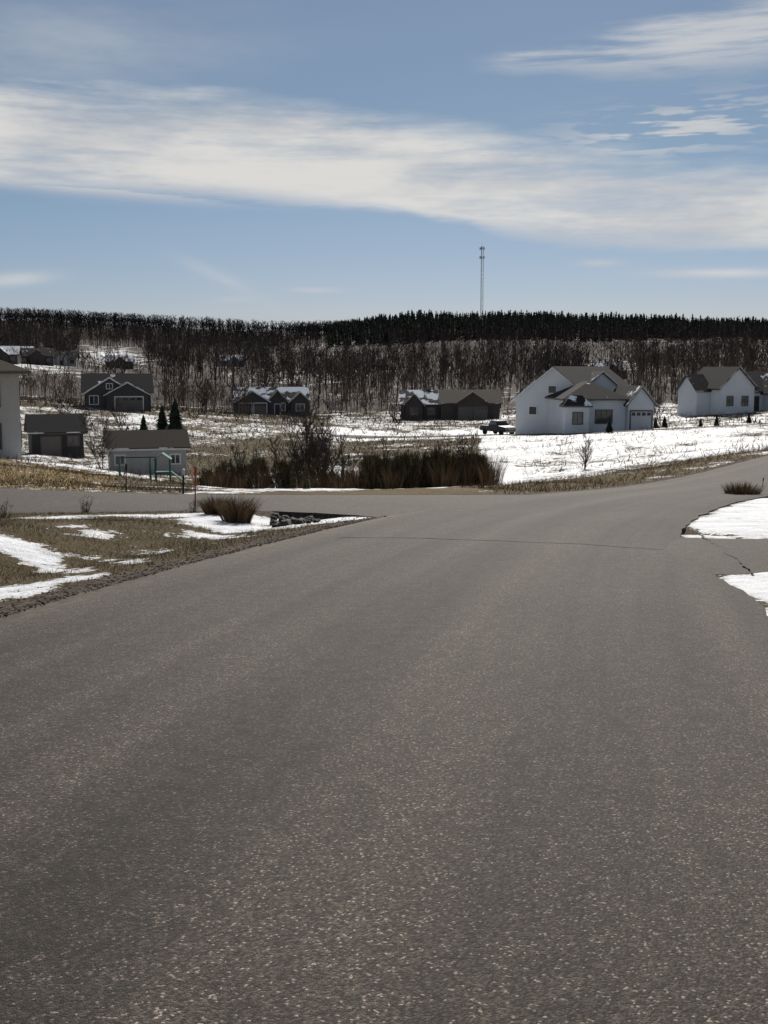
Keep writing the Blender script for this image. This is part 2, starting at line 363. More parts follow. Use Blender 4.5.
def wedge(n,d0,d1,a0=-.47,a1=.47):
    u=rng.rand(n); d=np.sqrt(d0*d0+u*(d1*d1-d0*d0)); a=rng.uniform(a0,a1,n); return a*d,d
temps=[bare_tree(i,12,8,9,.15,spread=.38,r=.15,lod=1) for i in range(9)]
x,y=wedge(6200,245,880); pl=[]; pb=[]
pxx=384+F*x/y
for xx,yy,pp in zip(x,y,pxx):
    if pp<170 and yy<300 and not(rng.rand()<.5): continue
    if pp<80 and yy<420 and rng.rand()<.85: continue
    if 82<pp<145 and 480<yy<720: continue
    if 590<pp<628 and 500<yy<590: continue
    if noise.noise(Vector((xx*.012,yy*.012,2)))>.38 and rng.rand()<.85: continue
    s_=rng.uniform(.65,1.25)*(1+.25*noise.noise(Vector((xx*.02,yy*.02,4))))
    if 75<pp<152 and 320<yy<=480: s_*=.55
    if 585<pp<635 and 400<yy<=500: s_*=.5
    k=(xx,yy,0,s_,rng.uniform(0,6.28),rng.randint(9))
    (pb if (yy<380 and noise.noise(Vector((xx*.03,yy*.02,5)))>-.02) else pl).append(k)
pr=[]
x,y=wedge(3800,900,1230,-.47,.0)
for xx,yy in zip(x,y): pr.append((xx,yy,0,rng.uniform(.7,1.15),rng.uniform(0,6.28),rng.randint(9)))
x,y=wedge(800,225,262,-.2,.40)
for xx,yy in zip(x,y):
    if rng.rand()<.6: pb.append((xx,yy,0,rng.uniform(.2,.75),rng.uniform(0,6.28),rng.randint(9)))
x,y=wedge(180,178,225,-.34,-.12)
for xx,yy in zip(x,y): pb.append((xx,yy,0,rng.uniform(.2,.6),rng.uniform(0,6.28),rng.randint(9)))
def drop(pl):
    P_=np.array([(p[0],p[1]) for p in pl]); zz=bil(Z,P_[:,0],P_[:,1]); return [(p[0],p[1],z_,*p[3:]) for p,z_ in zip(pl,zz)]
scatter('bare_woodland',temps,drop(pl),M_wood); scatter('pale_brushwood',temps,drop(pb),M_brush); scatter('ridge_woodland',[bare_tree(30+i,12,8,8,.32,spread=.42,r=.2,lod=1) for i in range(6)],drop(pr),M_ridge)
ct=[conifer(40+i,14,7,7,.21) for i in range(5)]
x,y=wedge(3000,800,1010,-.05,.5); pl=[]
for xx,yy in zip(x,y):
    k=1+.25*noise.noise(Vector((xx*.02,yy*.02,7)))
    pl.append((xx,yy,zt(xx,yy),rng.uniform(.7,1.1)*k,rng.uniform(0,6.28),rng.randint(5)))
x,y=wedge(420,480,1000,-.45,.45)
for xx,yy in zip(x,y):
    if noise.noise(Vector((xx*.01,yy*.01,9)))>.10 and not(75<384+F*xx/yy<150): pl.append((xx,yy,zt(xx,yy),rng.uniform(.35,.75),rng.uniform(0,6.28),rng.randint(5)))
scatter('conifer_forest',ct,pl,M_con)

def single(name,tv,px,d,mat,s=1,rot=0,dz=0):
    x_=(px-384)/F*d; v,t=tv; o=tri_obj(name,v,t,mat); o.location=(x_,d,zt(x_,d)+dz); o.scale=(s,s,s); o.rotation_euler=(0,0,rot); return o
ctn=[conifer(60+i,4,16,16,.30) for i in range(3)]
for px,d,s in ((144,108,.9),(163,112,1.1),(176,110,1.3)): single('spruce_tree',ctn[int(px)%3],px,d,M_con,s,px)
for px,d,s in ((609,110,.42),(716,118,.32),(664,125,.35),(655,140,.4),(700,120,.25),(748,125,.3)): single('young_spruce',ctn[int(px)%3],px,d,M_con,s,px)
for px,d,s in ((293,44,.26),(306,43,.27)): single('arborvitae',conifer(px,4,20,18,.16),px,d,M_hedge,s,px)
for i,(px,d,hh_,st,sp_,tw_) in enumerate([(308,54.5,4.9,9,.30,.030),(324,57,4.2,7,.3,.030),(102,78,5.2,4,.34,.03),(286,57,3.3,5,.3,.026),(398,165,5,2,.35,.07),(585,62,2.2,3,.3,.02),(128,120,5,2,.35,.05),(368,185,7,2,.36,.08),(460,215,8,1,.36,.09),(65,120,6,2,.36,.05),(248,57,2.8,5,.3,.026),(660,150,6,2,.36,.06),(205,175,6,2,.36,.07),(420,54,2.9,5,.3,.026),(386,55,2.7,5,.3,.026),(462,54,2.8,5,.3,.026),(340,56,3.0,5,.3,.026)]):
    single('bare_tree',bare_tree(100+i,hh_,18,14,tw_,st,sp_,r=.04 if d<90 else .08),px,d,M_bark,1,i)
for i,(px,py,hh_) in enumerate([(84,513,.62),(4,519,.62),(742,494,.5),(192,513,.5)]):
    gx,gy=ground(px,py); o=tri_obj('bare_shrub',*bare_tree(200+i,hh_,8,5,.008,9,.3,r=.008),M_bark); o.location=(gx,gy,zt(gx,gy))
def clump(seed,R_,hgt,nb,w,lean=.35,elong=1):
    r=random.Random(seed); V=[];T=[]
    for i in range(nb):
        a=r.uniform(0,6.283); q=r.random()**.6; p=np.array([math.cos(a)*q*R_*elong,math.sin(a)*q*R_,-.03]); l=lean*q+r.uniform(0,.12)
        hh=hgt*r.uniform(.55,1.0)*(1-.25*q); m=p+np.array([math.cos(a)*l*hh*.4,math.sin(a)*l*hh*.4,hh*.6]); e=p+np.array([math.cos(a)*l*hh*1.1+r.uniform(-.06,.06),math.sin(a)*l*hh*1.1,hh])
        o=np.array([math.cos(a*3),math.sin(a*3),0])*w*.5; b=len(V); V+=[p-o,p+o,m+o*.8,m-o*.8,e]; T+=[(b,b+1,b+2),(b,b+2,b+3),(b+3,b+2,b+4)]
    return np.array(V),np.array(T)
for i,(px,py,R_,hh_) in enumerate([(216,514,.22,.55),(237,518,.27,.7)]):
    gx,gy=ground(px,py); o=tri_obj('ornamental_grass',*clump(i,R_,hh_,700,.012,.7),M_russet); o.location=(gx,gy,zt(gx,gy))
gx,gy=ground(742,496); o=tri_obj('ornamental_grass',*clump(9,.4,.6,900,.014,.5),M_straw); o.location=(gx,gy,zt(gx,gy))
def bush(seed,R_,hgt,nb):
    r=random.Random(seed); V=[];T=[]
    for i in range(nb):
        t=r.random()**.9; z=hgt*t*.85; rr=R_*(1-t**3*.55)*(.2+.8*r.random()**.5); a=r.uniform(0,6.283)
        p=np.array([math.cos(a)*rr,math.sin(a)*rr,z-.1]); fo=r.uniform(0,.2); e=p+np.array([math.cos(a)*fo,math.sin(a)*fo,r.uniform(.12,.55)]); w=r.uniform(.010,.030)
        o=np.array([r.uniform(-1,1),r.uniform(-1,1),0])*w; b=len(V); V+=[p-o,p+o,e]; T.append((b,b+1,b+2))
    return np.array(V),np.array(T)
bt=[bush(i,.60,1.9,900) for i in range(6)]
def hedge(name,px0,px1,d,n_,smin,smax,mat,rows=2):
    pl=[]
    for i in range(n_):
        for r_ in range(rows):
            px=px0+(px1-px0)*(i+.5+rng.uniform(-.45,.45))/n_; dd_=d+r_*.8+rng.uniform(-.3,.3); xx=(px-384)/F*dd_
            pl.append((xx,dd_,zt(xx,dd_),rng.uniform(smin,smax),rng.uniform(0,6),rng.randint(6)))
    scatter(name,bt,pl,mat)
hedge('tall_hedge',364,486,50,12,.65,1.08,M_hedge,3)
hedge('low_hedge',206,352,52,13,.40,.92,M_hedge,2)
ctt=[clump(70+i,.5,2.0,150,.014,.35) for i in range(3)]
pl=[((px-384)/F*d,d,zt((px-384)/F*d,d),rng.uniform(.5,1.05),rng.uniform(0,6),rng.randint(3)) for px,d in zip(rng.uniform(352,495,34),rng.uniform(48.8,53,34))]
pl+=[((px-384)/F*d,d,zt((px-384)/F*d,d),rng.uniform(.3,.85),rng.uniform(0,6),rng.randint(3)) for px,d in zip(rng.uniform(200,352,26),rng.uniform(50,55,26))]
scatter('reed_grass',ctt,pl,M_russet)
def blades(name,pts,hmin,hmax,w,mat):
    n_=len(pts); P=np.array(pts); z=bil(Z,P[:,0],P[:,1])-.01; a=rng.uniform(0,6.28,n_); hh=rng.uniform(hmin,hmax,n_); l=rng.uniform(.2,1.6,n_)*hh; b=rng.uniform(0,6.28,n_)
    p0=np.c_[P[:,0]-np.cos(a)*w/2,P[:,1]-np.sin(a)*w/2,z]; p1=np.c_[P[:,0]+np.cos(a)*w/2,P[:,1]+np.sin(a)*w/2,z]; p2=np.c_[P[:,0]+np.cos(b)*l,P[:,1]+np.sin(b)*l,z+hh]
    return tri_obj(name,np.stack([p0,p1,p2],1).reshape(-1,3),np.arange(n_*3).reshape(-1,3),mat)
def cand(n_,x0,x1,y0,y1,thr,mind=.35,jit=.35):
    x=rng.uniform(x0,x1,n_); y=rng.uniform(y0,y1,n_); s=bil(snow,x,y)+rng.uniform(-jit,jit,n_); d=bil(D,x,y)
    k=(s<thr)&(d>mind); return np.c_[x[k],y[k]]
blades('dry_grass',np.r_[cand(70000,-13,1,7,25,-.10,.45,.25)],.03,.10,.009,M_straw)
blades('dry_grass_bank',cand(16000,-22,-6,31,62,-.1,.3,.2),.08,.2,.03,M_straw)
blades('field_stubble',cand(26000,3,28,29,68,.1,.3,.4),.08,.26,.022,M_russet)
blades('roadside_stubble',cand(3000,3,16,10,36,.35,.15,.3),.03,.12,.010,M_straw)
blades('dry_weeds',cand(34000,-50,70,60,135,.10,.6,.45),.15,.6,.06,M_russet)
blades('dry_weeds_meadow',cand(28000,-95,110,128,240,.12,.6,.45),.2,.9,.13,M_brush)
def stones():
    V=[];T=[]; r=random.Random(3)
    t,nr=frame(main); ok=[i for i in range(len(main)) if 5<main[i,1]<24]
    for k in range(3000):
        i=r.choice(ok); d=3.1+abs(r.gauss(0,.35))-.08; p=main[i]-nr[i]*d+t[i]*r.uniform(-.2,.2)
        s=r.uniform(.005,.018); z=zt(p[0],p[1])+s*.2+(.04 if d<3.1 else 0); b=len(V)
        for q in ((1,0,0),(0,1,0),(-1,0,0),(0,-1,0),(0,0,.8),(0,0,-.8)): V.append((p[0]+q[0]*s*r.uniform(.6,1.3),p[1]+q[1]*s*r.uniform(.6,1.3),z+q[2]*s))
        for a_,b_ in ((0,1),(1,2),(2,3),(3,0)): T+=[(b+a_,b+b_,b+4),(b+b_,b+a_,b+5)]
    tri_obj('shoulder_gravel',V,T,simple('gravel_stone',(.08,.062,.048),.9,.5,20,.2,island=True,c2=(.18,.145,.11)))
stones()

# ---------------------------------------------------------------- buildings
M_white=simple('white_siding',(.62,.65,.68),.6,.04,.6); M_trim=simple('white_trim',(.75,.75,.75),.5,.03); M_dtrim=simple('dark_trim',(.10,.09,.085),.5,.1)
M_bluegrey=simple('grey_siding',(.07,.066,.064),.7,.1); M_brown=simple('brown_siding',(.075,.06,.05),.7,.12); M_dark=simple('dark_siding',(.045,.042,.042),.7,.1)
M_tan=simple('cream_siding',(.42,.41,.38),.7,.05); M_door=simple('garage_door_paint',(.50,.52,.54),.5,.04); M_ddoor=simple('brown_garage_door',(.15,.13,.115),.5,.1); M_stone=simple('stone_veneer',(.22,.19,.16),.9,.4,5,c2=(.4,.36,.3))
M_glass=simple('window_glass',(.02,.025,.03),.08,.1,spec=.8)
def roofmat(name,col,thr):
    m,nt,b=new_mat(name); co=nt.node('ShaderNodeTexCoord').outputs['Object']
    gm=nt.node('ShaderNodeNewGeometry').outputs['Normal']; sp=nt.node('ShaderNodeSeparateXYZ'); nt.l.new(gm,sp.inputs[0])
    n1=nt.noise(co,.55,5,.6); sh=nt.noise(nt.mapv(co,(3,3,9)),2,3)
    f=nt.m('SUBTRACT',n1,nt.m('MULTIPLY',sp.outputs[1],.25))   # snow lingers on slopes facing away from the sun (north)
    mask=nt.mr(f,thr,thr+.03); base=nt.mix(sh,[c*.7 for c in col],[c*1.3 for c in col])
    nt.l.new(nt.mix(mask,base,(.80,.83,.87)),b.inputs['Base Color']); b.inputs['Roughness'].default_value=.9; b.inputs['Specular IOR Level'].default_value=.15
    return m
R_dark=roofmat('dark_shingle_roof',(.030,.028,.029),.75); R_snow=roofmat('snowy_shingle_roof',(.040,.037,.037),.60); R_br=roofmat('brown_shingle_roof',(.045,.036,.03),.78); R_white=roofmat('snow_covered_roof',(.05,.05,.05),.42)
class MB:
    def __init__(s): s.V=[];s.F=[];s.M=[]
    def hexa(s,p,mi=0):
        b=len(s.V); s.V+=p; s.F+=[tuple(b+i for i in f) for f in ((0,3,2,1),(4,5,6,7),(0,1,5,4),(1,2,6,5),(2,3,7,6),(3,0,4,7))]; s.M+=[mi]*6
    def box(s,x0,x1,y0,y1,z0,z1,mi=0): s.hexa([(x0,y0,z0),(x1,y0,z0),(x1,y1,z0),(x0,y1,z0),(x0,y0,z1),(x1,y0,z1),(x1,y1,z1),(x0,y1,z1)],mi)
    def slab(s,q,t,mi=0): s.hexa([tuple(p) for p in q]+[(p[0],p[1],p[2]+t) for p in q],mi)
    def poly(s,P,faces,mi=0):
        b=len(s.V); s.V+=P; s.F+=[tuple(b+i for i in f) for f in faces]; s.M+=[mi]*len(faces)
    def obj(s,name,mats,parent): return mesh_obj(name,s.V,s.F,mats,parent,s.M)
class House:
    def __init__(s,name,px,d,rot,dz=0,x=None):
        s.e=bpy.data.objects.new(name,None); link(s.e); x_=(px-384)/F*d if x is None else x
        s.e.location=(x_,d,zt(x_,d)+dz); s.e.rotation_euler=(0,0,math.radians(rot)); s.w=MB(); s.r=MB(); s.o=MB(); s.d=MB()
    def gable(s,x0,x1,y0,y1,ev,rg,axis,wm=0,rm=0,ov=.45,z0=-1.2):
        if axis=='x':
            m=(y0+y1)/2; s.w.poly([(x0,y0,z0),(x1,y0,z0),(x1,y1,z0),(x0,y1,z0),(x0,y0,ev),(x1,y0,ev),(x1,y1,ev),(x0,y1,ev),(x0,m,rg),(x1,m,rg)],
              [(0,1,5,4),(2,3,7,6),(1,2,6,9,5),(3,0,4,8,7)],wm)
            k=(rg-ev)/(m-y0); lo=ev-k*ov
            for o,t,ex,mi in ((.0,.16,0,3),(.162,.07,.05,rm)):
                a=y0-ov-ex; c=y1+ov+ex; l=lo-k*ex
                s.r.slab([(x0-ov-ex,a,l+o),(x1+ov+ex,a,l+o),(x1+ov+ex,m,rg+o),(x0-ov-ex,m,rg+o)],t,mi); s.r.slab([(x0-ov-ex,m,rg+o),(x1+ov+ex,m,rg+o),(x1+ov+ex,c,l+o),(x0-ov-ex,c,l+o)],t,mi)
        else:
            m=(x0+x1)/2; s.w.poly([(x0,y0,z0),(x1,y0,z0),(x1,y1,z0),(x0,y1,z0),(x0,y0,ev),(x1,y0,ev),(x1,y1,ev),(x0,y1,ev),(m,y0,rg),(m,y1,rg)],
              [(0,1,5,8,4),(1,2,6,5),(2,3,7,9,6),(3,0,4,7)],wm)
            k=(rg-ev)/(m-x0); lo=ev-k*ov
            for o,t,ex,mi in ((.0,.16,0,3),(.162,.07,.05,rm)):
                a=x0-ov-ex; c=x1+ov+ex; l=lo-k*ex
                s.r.slab([(a,y0-ov-ex,l+o),(m,y0-ov-ex,rg+o),(m,y1+ov+ex,rg+o),(a,y1+ov+ex,l+o)],t,mi); s.r.slab([(m,y0-ov-ex,rg+o),(c,y0-ov-ex,l+o),(c,y1+ov+ex,l+o),(m,y1+ov+ex,rg+o)],t,mi)
    def hip(s,x0,x1,y0,y1,ev,rg,wm=0,rm=0,ov=.45,z0=-1.2):
        s.w.box(x0,x1,y0,y1,z0,ev,wm); hh=min(x1-x0,y1-y0)/2+ov; X0,X1,Y0,Y1=x0-ov,x1+ov,y0-ov,y1+ov
        s.r.box(X0,X1,Y0,Y1,ev+.003,ev+.18,3); e=ev+.184
        if X1-X0>=Y1-Y0: a=(X0+hh,(Y0+Y1)/2,rg); b=(X1-hh,(Y0+Y1)/2,rg); fs=[(0,1,5,4),(1,2,5),(2,3,4,5),(3,0,4)]
        else: a=((X0+X1)/2,Y0+hh,rg); b=((X0+X1)/2,Y1-hh,rg); fs=[(0,1,4),(1,2,5,4),(2,3,5),(3,0,4,5)]
        s.r.poly([(X0,Y0,e),(X1,Y0,e),(X1,Y1,e),(X0,Y1,e),a,b],fs,rm)
    def win(s,c,y,z,w,hh,side='F',mull=1):
        def bx(a0,a1,z0,z1,t0,t1,mi):
            if side=='F': s.o.box(a0,a1,y-t1,y-t0,z0,z1,mi)
            elif side=='L': s.o.box(y-t1,y-t0,a0,a1,z0,z1,mi)
            else: s.o.box(y+t0,y+t1,a0,a1,z0,z1,mi)
        f=.1
        bx(c-w/2,c+w/2,z,z+hh,.004,.03,1)
        bx(c-w/2-f,c-w/2,z-f,z+hh+f,.003,.08,0); bx(c+w/2,c+w/2+f,z-f,z+hh+f,.003,.08,0); bx(c-w/2,c+w/2,z+hh,z+hh+f,.003,.08,0); bx(c-w/2,c+w/2,z-f,z,.003,.1,0)
        for i in range(mull): q=c-w/2+w*(i+1)/(mull+1); bx(q-.03,q+.03,z,z+hh,.031,.06,0)
    def garage(s,c,y,w,hh=2.3,z=0,side='F',mi=0):
        n_=4
        for i in range(n_):
            a,b=z+hh*i/n_+.015,z+hh*(i+1)/n_-.015
            s.d.box(c-w/2,c+w/2,y-.05,y-.004,a,b,mi)
            if i==3:
                for k in range(4):
                    q=c-w/2+w*(k+.5)/4; s.d.box(q-w*.09,q+w*.09,y-.056,y-.051,a+.08,b-.08,1)
        for sx in (-1,1): s.d.box(c+sx*(w/2+.08)-.07,c+sx*(w/2+.08)+.07,y-.07,y-.003,z,z+hh+.15,2)
        s.d.box(c-w/2,c+w/2,y-.07,y-.003,z+hh+.005,z+hh+.16,2)
    def door(s,c,y,z=0,w=1.0,hh=2.1,mi=3):
        s.d.box(c-w/2,c+w/2,y-.05,y-.004,z,z+hh,mi); s.d.box(c-w/2-.1,c-w/2,y-.07,y-.003,z,z+hh+.1,2); s.d.box(c+w/2,c+w/2+.1,y-.07,y-.003,z,z+hh+.1,2); s.d.box(c-w/2,c+w/2,y-.07,y-.003,z+hh,z+hh+.1,2)
    def done(s,wall,roof,trim=None,door=None):
        trim=trim or M_trim
        s.w.obj('walls',wall,s.e); s.r.obj('roof',roof+[M_dark]*(3-len(roof))+[trim],s.e)
        if s.o.V: s.o.obj('windows',[trim,M_glass],s.e)
        if s.d.V: s.d.obj('doors',[door or M_door,M_glass,trim,M_dark],s.e)
        return s.e

h1=House('white_house',553,131,-38)
h1.gable(-5.2,5.2,0,13,4.1,7.8,'y'); h1.win(-2.8,0,2.3,1.0,.9,mull=0); h1.win(-.2,0,4.9,1.0,.8,mull=0); h1.win(4,-5.2,1.2,1.6,1.3,'L')
h1.done([M_white,M_stone],[R_dark])
h1b=House('white_garage_wing',596,123,4)
h1b.hip(-3.5,3.3,0,9,3.6,5.7,rm=0); h1b.gable(3.35,6.2,-.8,8,3.3,5.0,'y',rm=1,ov=.3)
h1b.hip(-3.9,-1.2,-1.4,-.02,2.9,4.2,rm=0,ov=.3)
h1b.gable(1.0,5.0,9.2,15,4.9,6.6,'y',rm=1)
h1b.garage(4.8,-.8,2.3,2.2,.2); h1b.win(-2.5,-1.4,1.1,1.0,1.2); h1b.win(.8,0,1.1,1.8,1.4,mull=2)
h1b.done([M_white,M_stone],[R_dark,R_snow],M_dtrim)
h2=House('white_farmhouse',740,162,12)
h2.gable(-3.4,2.0,0,10,3.8,6.5,'y'); h2.gable(2.05,9.5,2,10,3.2,5.8,'x',rm=0); h2.gable(4.6,8.2,.4,4,3.2,5.5,'y',wm=0,rm=1); h2.gable(-5.6,-3.45,3,9,3.2,5.4,'x',rm=0,ov=.3)
h2.win(-1.9,0,1.1,.9,1.3); h2.win(.5,0,1.1,.9,1.3); h2.door(3.4,2,.2); h2.win(6.4,.4,1.2,1.6,1.3)
h2.done([M_white,M_stone],[R_dark,R_snow],M_dtrim)
h3=House('ranch_house',274,218,10)
h3.gable(-7.6,7.0,1.5,9,2.8,5.2,'x',rm=1); h3.gable(-7.2,-1.0,0,4,2.7,4.6,'y',rm=1); h3.gable(3.4,7.2,.3,5,2.7,4.4,'y',rm=1); h3.gable(-.9,2.6,.6,5,2.9,4.8,'y',rm=0)
h3.garage(-5.5,0,2.4); h3.garage(-2.6,0,2.4); h3.win(5.3,.3,.8,1.6,1.3); h3.door(.8,.6,0); h3.win(2.0,.6,.9,.6,1.4,mull=0)
h3.done([M_bluegrey,M_stone],[R_dark,R_snow],None,M_ddoor)
h4=House('brown_ranch_house',450,198,-4)
h4.gable(-9,2,2,10,2.8,5.0,'x',rm=1); h4.gable(-1.6,8.8,0,10,3.0,5.1,'x',rm=0); h4.gable(1.2,6.8,-.8,5,2.9,4.8,'y',rm=0); h4.gable(-8,-5,1.0,5,2.8,4.5,'y',rm=1)
h4.garage(2.7,-.8,2.4); h4.garage(5.4,-.8,2.4); h4.win(-6.5,1.0,.8,1.4,1.3); h4.win(-3.3,2,.8,1.6,1.3); h4.door(-2.2,2,0); h4.w.box(-4.4,-3.6,6.6,7.4,3,6,1)
h4.done([M_brown,M_stone],[R_br,R_snow],M_dtrim,M_ddoor)
h5=House('gabled_house',120,166,14)
h5.gable(-5.0,4.8,2,10,2.7,5.3,'x',rm=0); h5.gable(-4.8,2.2,0,6,2.6,4.8,'y',rm=1); h5.gable(-1.8,4.4,-.6,4,2.4,4.1,'y',rm=0)
h5.win(-3.6,0,1,1.2,1.2); h5.garage(1.5,-.6,4.0,2.0); h5.win(-1.3,0,3.3,.8,.7)
h5.done([M_bluegrey,M_stone],[R_dark,R_snow],None,M_ddoor)
h6=House('cream_house',0,70,19,x=-24.5)
h6.hip(-11,1.35,0,12,5.4,8.2,rm=0,ov=.75); h6.win(-.4,0,3.4,1.0,1.5,mull=1); h6.win(-4,0,3.4,1.2,1.5); h6.win(-.4,0,.7,1.0,1.5); h6.win(3,1.35,3.4,1.0,1.4,'R'); h6.win(3,1.35,.7,1.0,1.4,'R')
h6.done([M_tan,M_stone],[R_br],M_dtrim)
h7=House('garden_shed',148,79,16)
h7.gable(-2.7,2.7,0,3.6,2.0,3.0,'x',rm=0,ov=.25); h7.d.box(-1.1,-.05,-.05,-.004,-.2,1.8,0); h7.d.box(.05,1.1,-.05,-.004,-.2,1.8,0); h7.win(-2.0,0,.9,.6,.6); h7.win(1.9,0,.9,.6,.6)
h7.done([M_tan,M_stone],[R_br],None,M_tan)
h8=House('small_barn',58,97,22)
h8.gable(-2.2,2.2,0,4,2.1,3.4,'x',rm=0,ov=.3); h8.door(-.6,0,-.2,1.6,1.9,0); h8.win(1.3,0,.9,.9,.8)
h8.done([M_dark,M_stone],[R_dark],M_dtrim,M_ddoor)
for nm,px,d,rt,wm,rm in (('distant_farmhouse',42,395,16,M_brown,R_dark),('distant_barn',6,380,10,M_brown,R_white),('distant_house',612,430,0,M_brown,R_white),('distant_cabin',236,560,10,M_tan,R_white),('hillside_house',124,500,10,M_brown,R_white),('hillside_cottage',66,440,8,M_tan,R_dark),('hillside_lodge',22,440,8,M_brown,R_white)):
    q_=House(nm,px,d,rt); q_.gable(-7,5,0,9,3.2,5.8,'x',rm=0); q_.gable(-3,2,-1.5,5,3.1,5.2,'y',rm=0); q_.win(-5,0,1,1.4,1.4); q_.win(3.4,0,1,1.4,1.4); q_.door(-.5,-1.5,0); q_.done([wm,M_stone],[rm],M_dtrim)

# ---------------------------------------------------------------- radio mast
M_steel=simple('galvanised_steel',(.14,.15,.16),.5,.1,metal=.3)
def mast():
    V=[];T=[]; x_=(480-384)/F*900; d=900; z0=zt(x_,d); Ht=sight(480,246,900)[2]-z0; w=1.1
    c=[(w*math.cos(a),w*math.sin(a)) for a in (0,2.094,4.189)]; nS=int(Ht/3)
    for k in range(3): tube(V,T,(*c[k],-1),(*c[k],Ht),.16,.16,4)
    for i in range(nS):
        za,zb=i*Ht/nS,(i+1)*Ht/nS
        for k in range(3):
            j=(k+1)%3; tube(V,T,(*c[k],za),(*c[j],zb),.07,.07); tube(V,T,(*c[k],zb),(*c[j],zb),.07,.07)
    for zz_ in (Ht-2,Ht-9):
        for a in np.linspace(0,6.28,9)[:-1]:
            p=(1.9*math.cos(a),1.9*math.sin(a)); tube(V,T,(0,0,zz_),(*p,zz_),.06,.06); tube(V,T,(*p,zz_-1.0),(*p,zz_+1.0),.16,.16,4)
    tube(V,T,(0,0,Ht),(0,0,Ht+3),.08,.04)
    o=tri_obj('radio_mast',V,T,M_steel); o.location=(x_,d,z0)
mast()

def pickup(px,d,rot):
    e=bpy.data.objects.new('pickup_truck',None); link(e); x_=(px-384)/F*d; e.location=(x_,d,zt(x_,d)+.09); e.rotation_euler=(0,0,math.radians(rot))
    M_p=simple('dark_truck_paint',(.012,.014,.018),.4,.1,spec=.4); M_t=simple('tyre_rubber',(.02,.02,.02),.9); M_ch=simple('chrome',(.3,.3,.3),.3,metal=.9)
    prof=[(-2.8,.5),(-2.8,1.15),(-.95,1.2),(-.75,1.85),(.65,1.88),(1.25,1.25),(2.6,1.12),(2.8,.95),(2.8,.45)]
    b=MB(); n_=len(prof); V=[(x,-.95 if z<1.3 else -.78,z) for x,z in prof]+[(x,.95 if z<1.3 else .78,z) for x,z in prof]
    b.poly(V,[tuple(range(n_))[::-1],tuple(range(n_,2*n_))]+[(i,(i+1)%n_,n_+(i+1)%n_,n_+i) for i in range(n_)]); o=b.obj('body',[M_p],e)
    bv=o.modifiers.new('b','BEVEL'); bv.width=.05; bv.segments=2
    g=MB(); g.poly([(.72,-.7,1.80),(.72,.7,1.80),(1.17,.8,1.34),(1.17,-.8,1.34)],[(0,1,2,3)])
    for s_ in (-1,1): g.poly([(-.7,s_*.815,1.75),(.55,s_*.815,1.75),(1.0,s_*.90,1.32),(-.8,s_*.90,1.32)],[(0,1,2,3)])
    for v in range(len(g.V)): x,y_,z=g.V[v]; g.V[v]=(x+.03,y_*1.02,z+.03)
    g.obj('glass',[M_glass],e)
    c_=MB(); c_.box(2.8,2.9,-.9,.9,.45,.68); c_.box(2.79,2.84,-.5,.5,.75,1.0); c_.box(2.78,2.83,-.88,-.58,.8,1.0); c_.box(2.78,2.83,.58,.88,.8,1.0); c_.box(-2.92,-2.8,-.9,.9,.5,.7); c_.obj('bumpers_and_lights',[M_ch],e)
    V=[];T=[]
    for wx in (-1.8,1.85):
        for s_ in (-1,1): tube(V,T,(wx,s_*.72,.38),(wx,s_*.98,.38),.38,.38,16); k=len(V); V+=[np.array((wx,s_*.98,.38))]; T+=[(k,k-16+i,k-16+(i+1)%16) for i in range(16)]
    tri_obj('wheels',V,T,M_t,e)
pickup(498,145,-60)

M_green=simple('green_canvas',(.02,.11,.08),.7); M_or=simple('orange_marker',(.5,.06,.02),.5,.1); M_blk=simple('black_post',(.02,.02,.02),.6)
def play():
    d=62; x_=(146-384)/F*d; e=bpy.data.objects.new('swing_set',None); link(e); e.location=(x_,d,zt(x_,d)); e.rotation_euler=(0,0,.15)
    V=[];T=[]
    for x in (-1.5,.2):
        for s_ in (-1,1): tube(V,T,(x,s_*.75,-.2),(x,0,1.75),.04,.03,5)
    tube(V,T,(-1.6,0,1.75),(.6,0,1.75),.04,.04,5)
    for x in (.5,1.3):
        for y_ in (-.45,.45): tube(V,T,(x,y_,-.2),(x,y_,1.7),.04,.04,5)
    for s_ in (-.45,.45): tube(V,T,(.5,s_,.9),(1.3,s_,.9),.04,.04,5)
    tri_obj('steel_frame',V,T,M_green,e)
    b=MB(); b.slab([(.4,-.6,1.6),(.9,-.6,1.95),(.9,.6,1.95),(.4,.6,1.6)],.04); b.slab([(.9,-.6,1.95),(1.4,-.6,1.6),(1.4,.6,1.6),(.9,.6,1.95)],.04); b.slab([(1.35,-.25,.9),(2.4,-.25,.05),(2.4,.25,.05),(1.35,.25,.9)],.05); b.box(.5,1.3,-.45,.45,.85,.92); b.obj('canopy_and_slide',[M_green],e)
    V=[];T=[]
    for x in (-1.1,-.5):
        for q_ in (-.18,.18): tube(V,T,(x+q_,0,1.75),(x+q_,0,.5),.012,.012)
    tri_obj('chains',V,T,M_steel,e); b=MB(); b.box(-1.3,-.9,-.1,.1,.46,.5); b.box(-.7,-.3,-.1,.1,.46,.5); b.obj('swing_seats',[M_blk],e)
play()
def rod(name,px,py,hh,r,mat,cap=None,lean=.03):
    gx,gy=ground(px,py); V=[];T=[]; tube(V,T,(0,0,-.1),(lean,0,hh),r,r*.8,8); n0=len(T)
    tube(V,T,(lean*.75,0,hh*.78),(lean,0,hh),r*1.5,r*1.5,8); tube(V,T,(lean,0,hh),(lean*1.02,0,hh+.03),r*1.5,r*.2,8)
    o=tri_obj(name,V,T,[mat,cap or mat],None,[0]*n0+[1]*(len(T)-n0)); o.location=(gx,gy,zt(gx,gy))
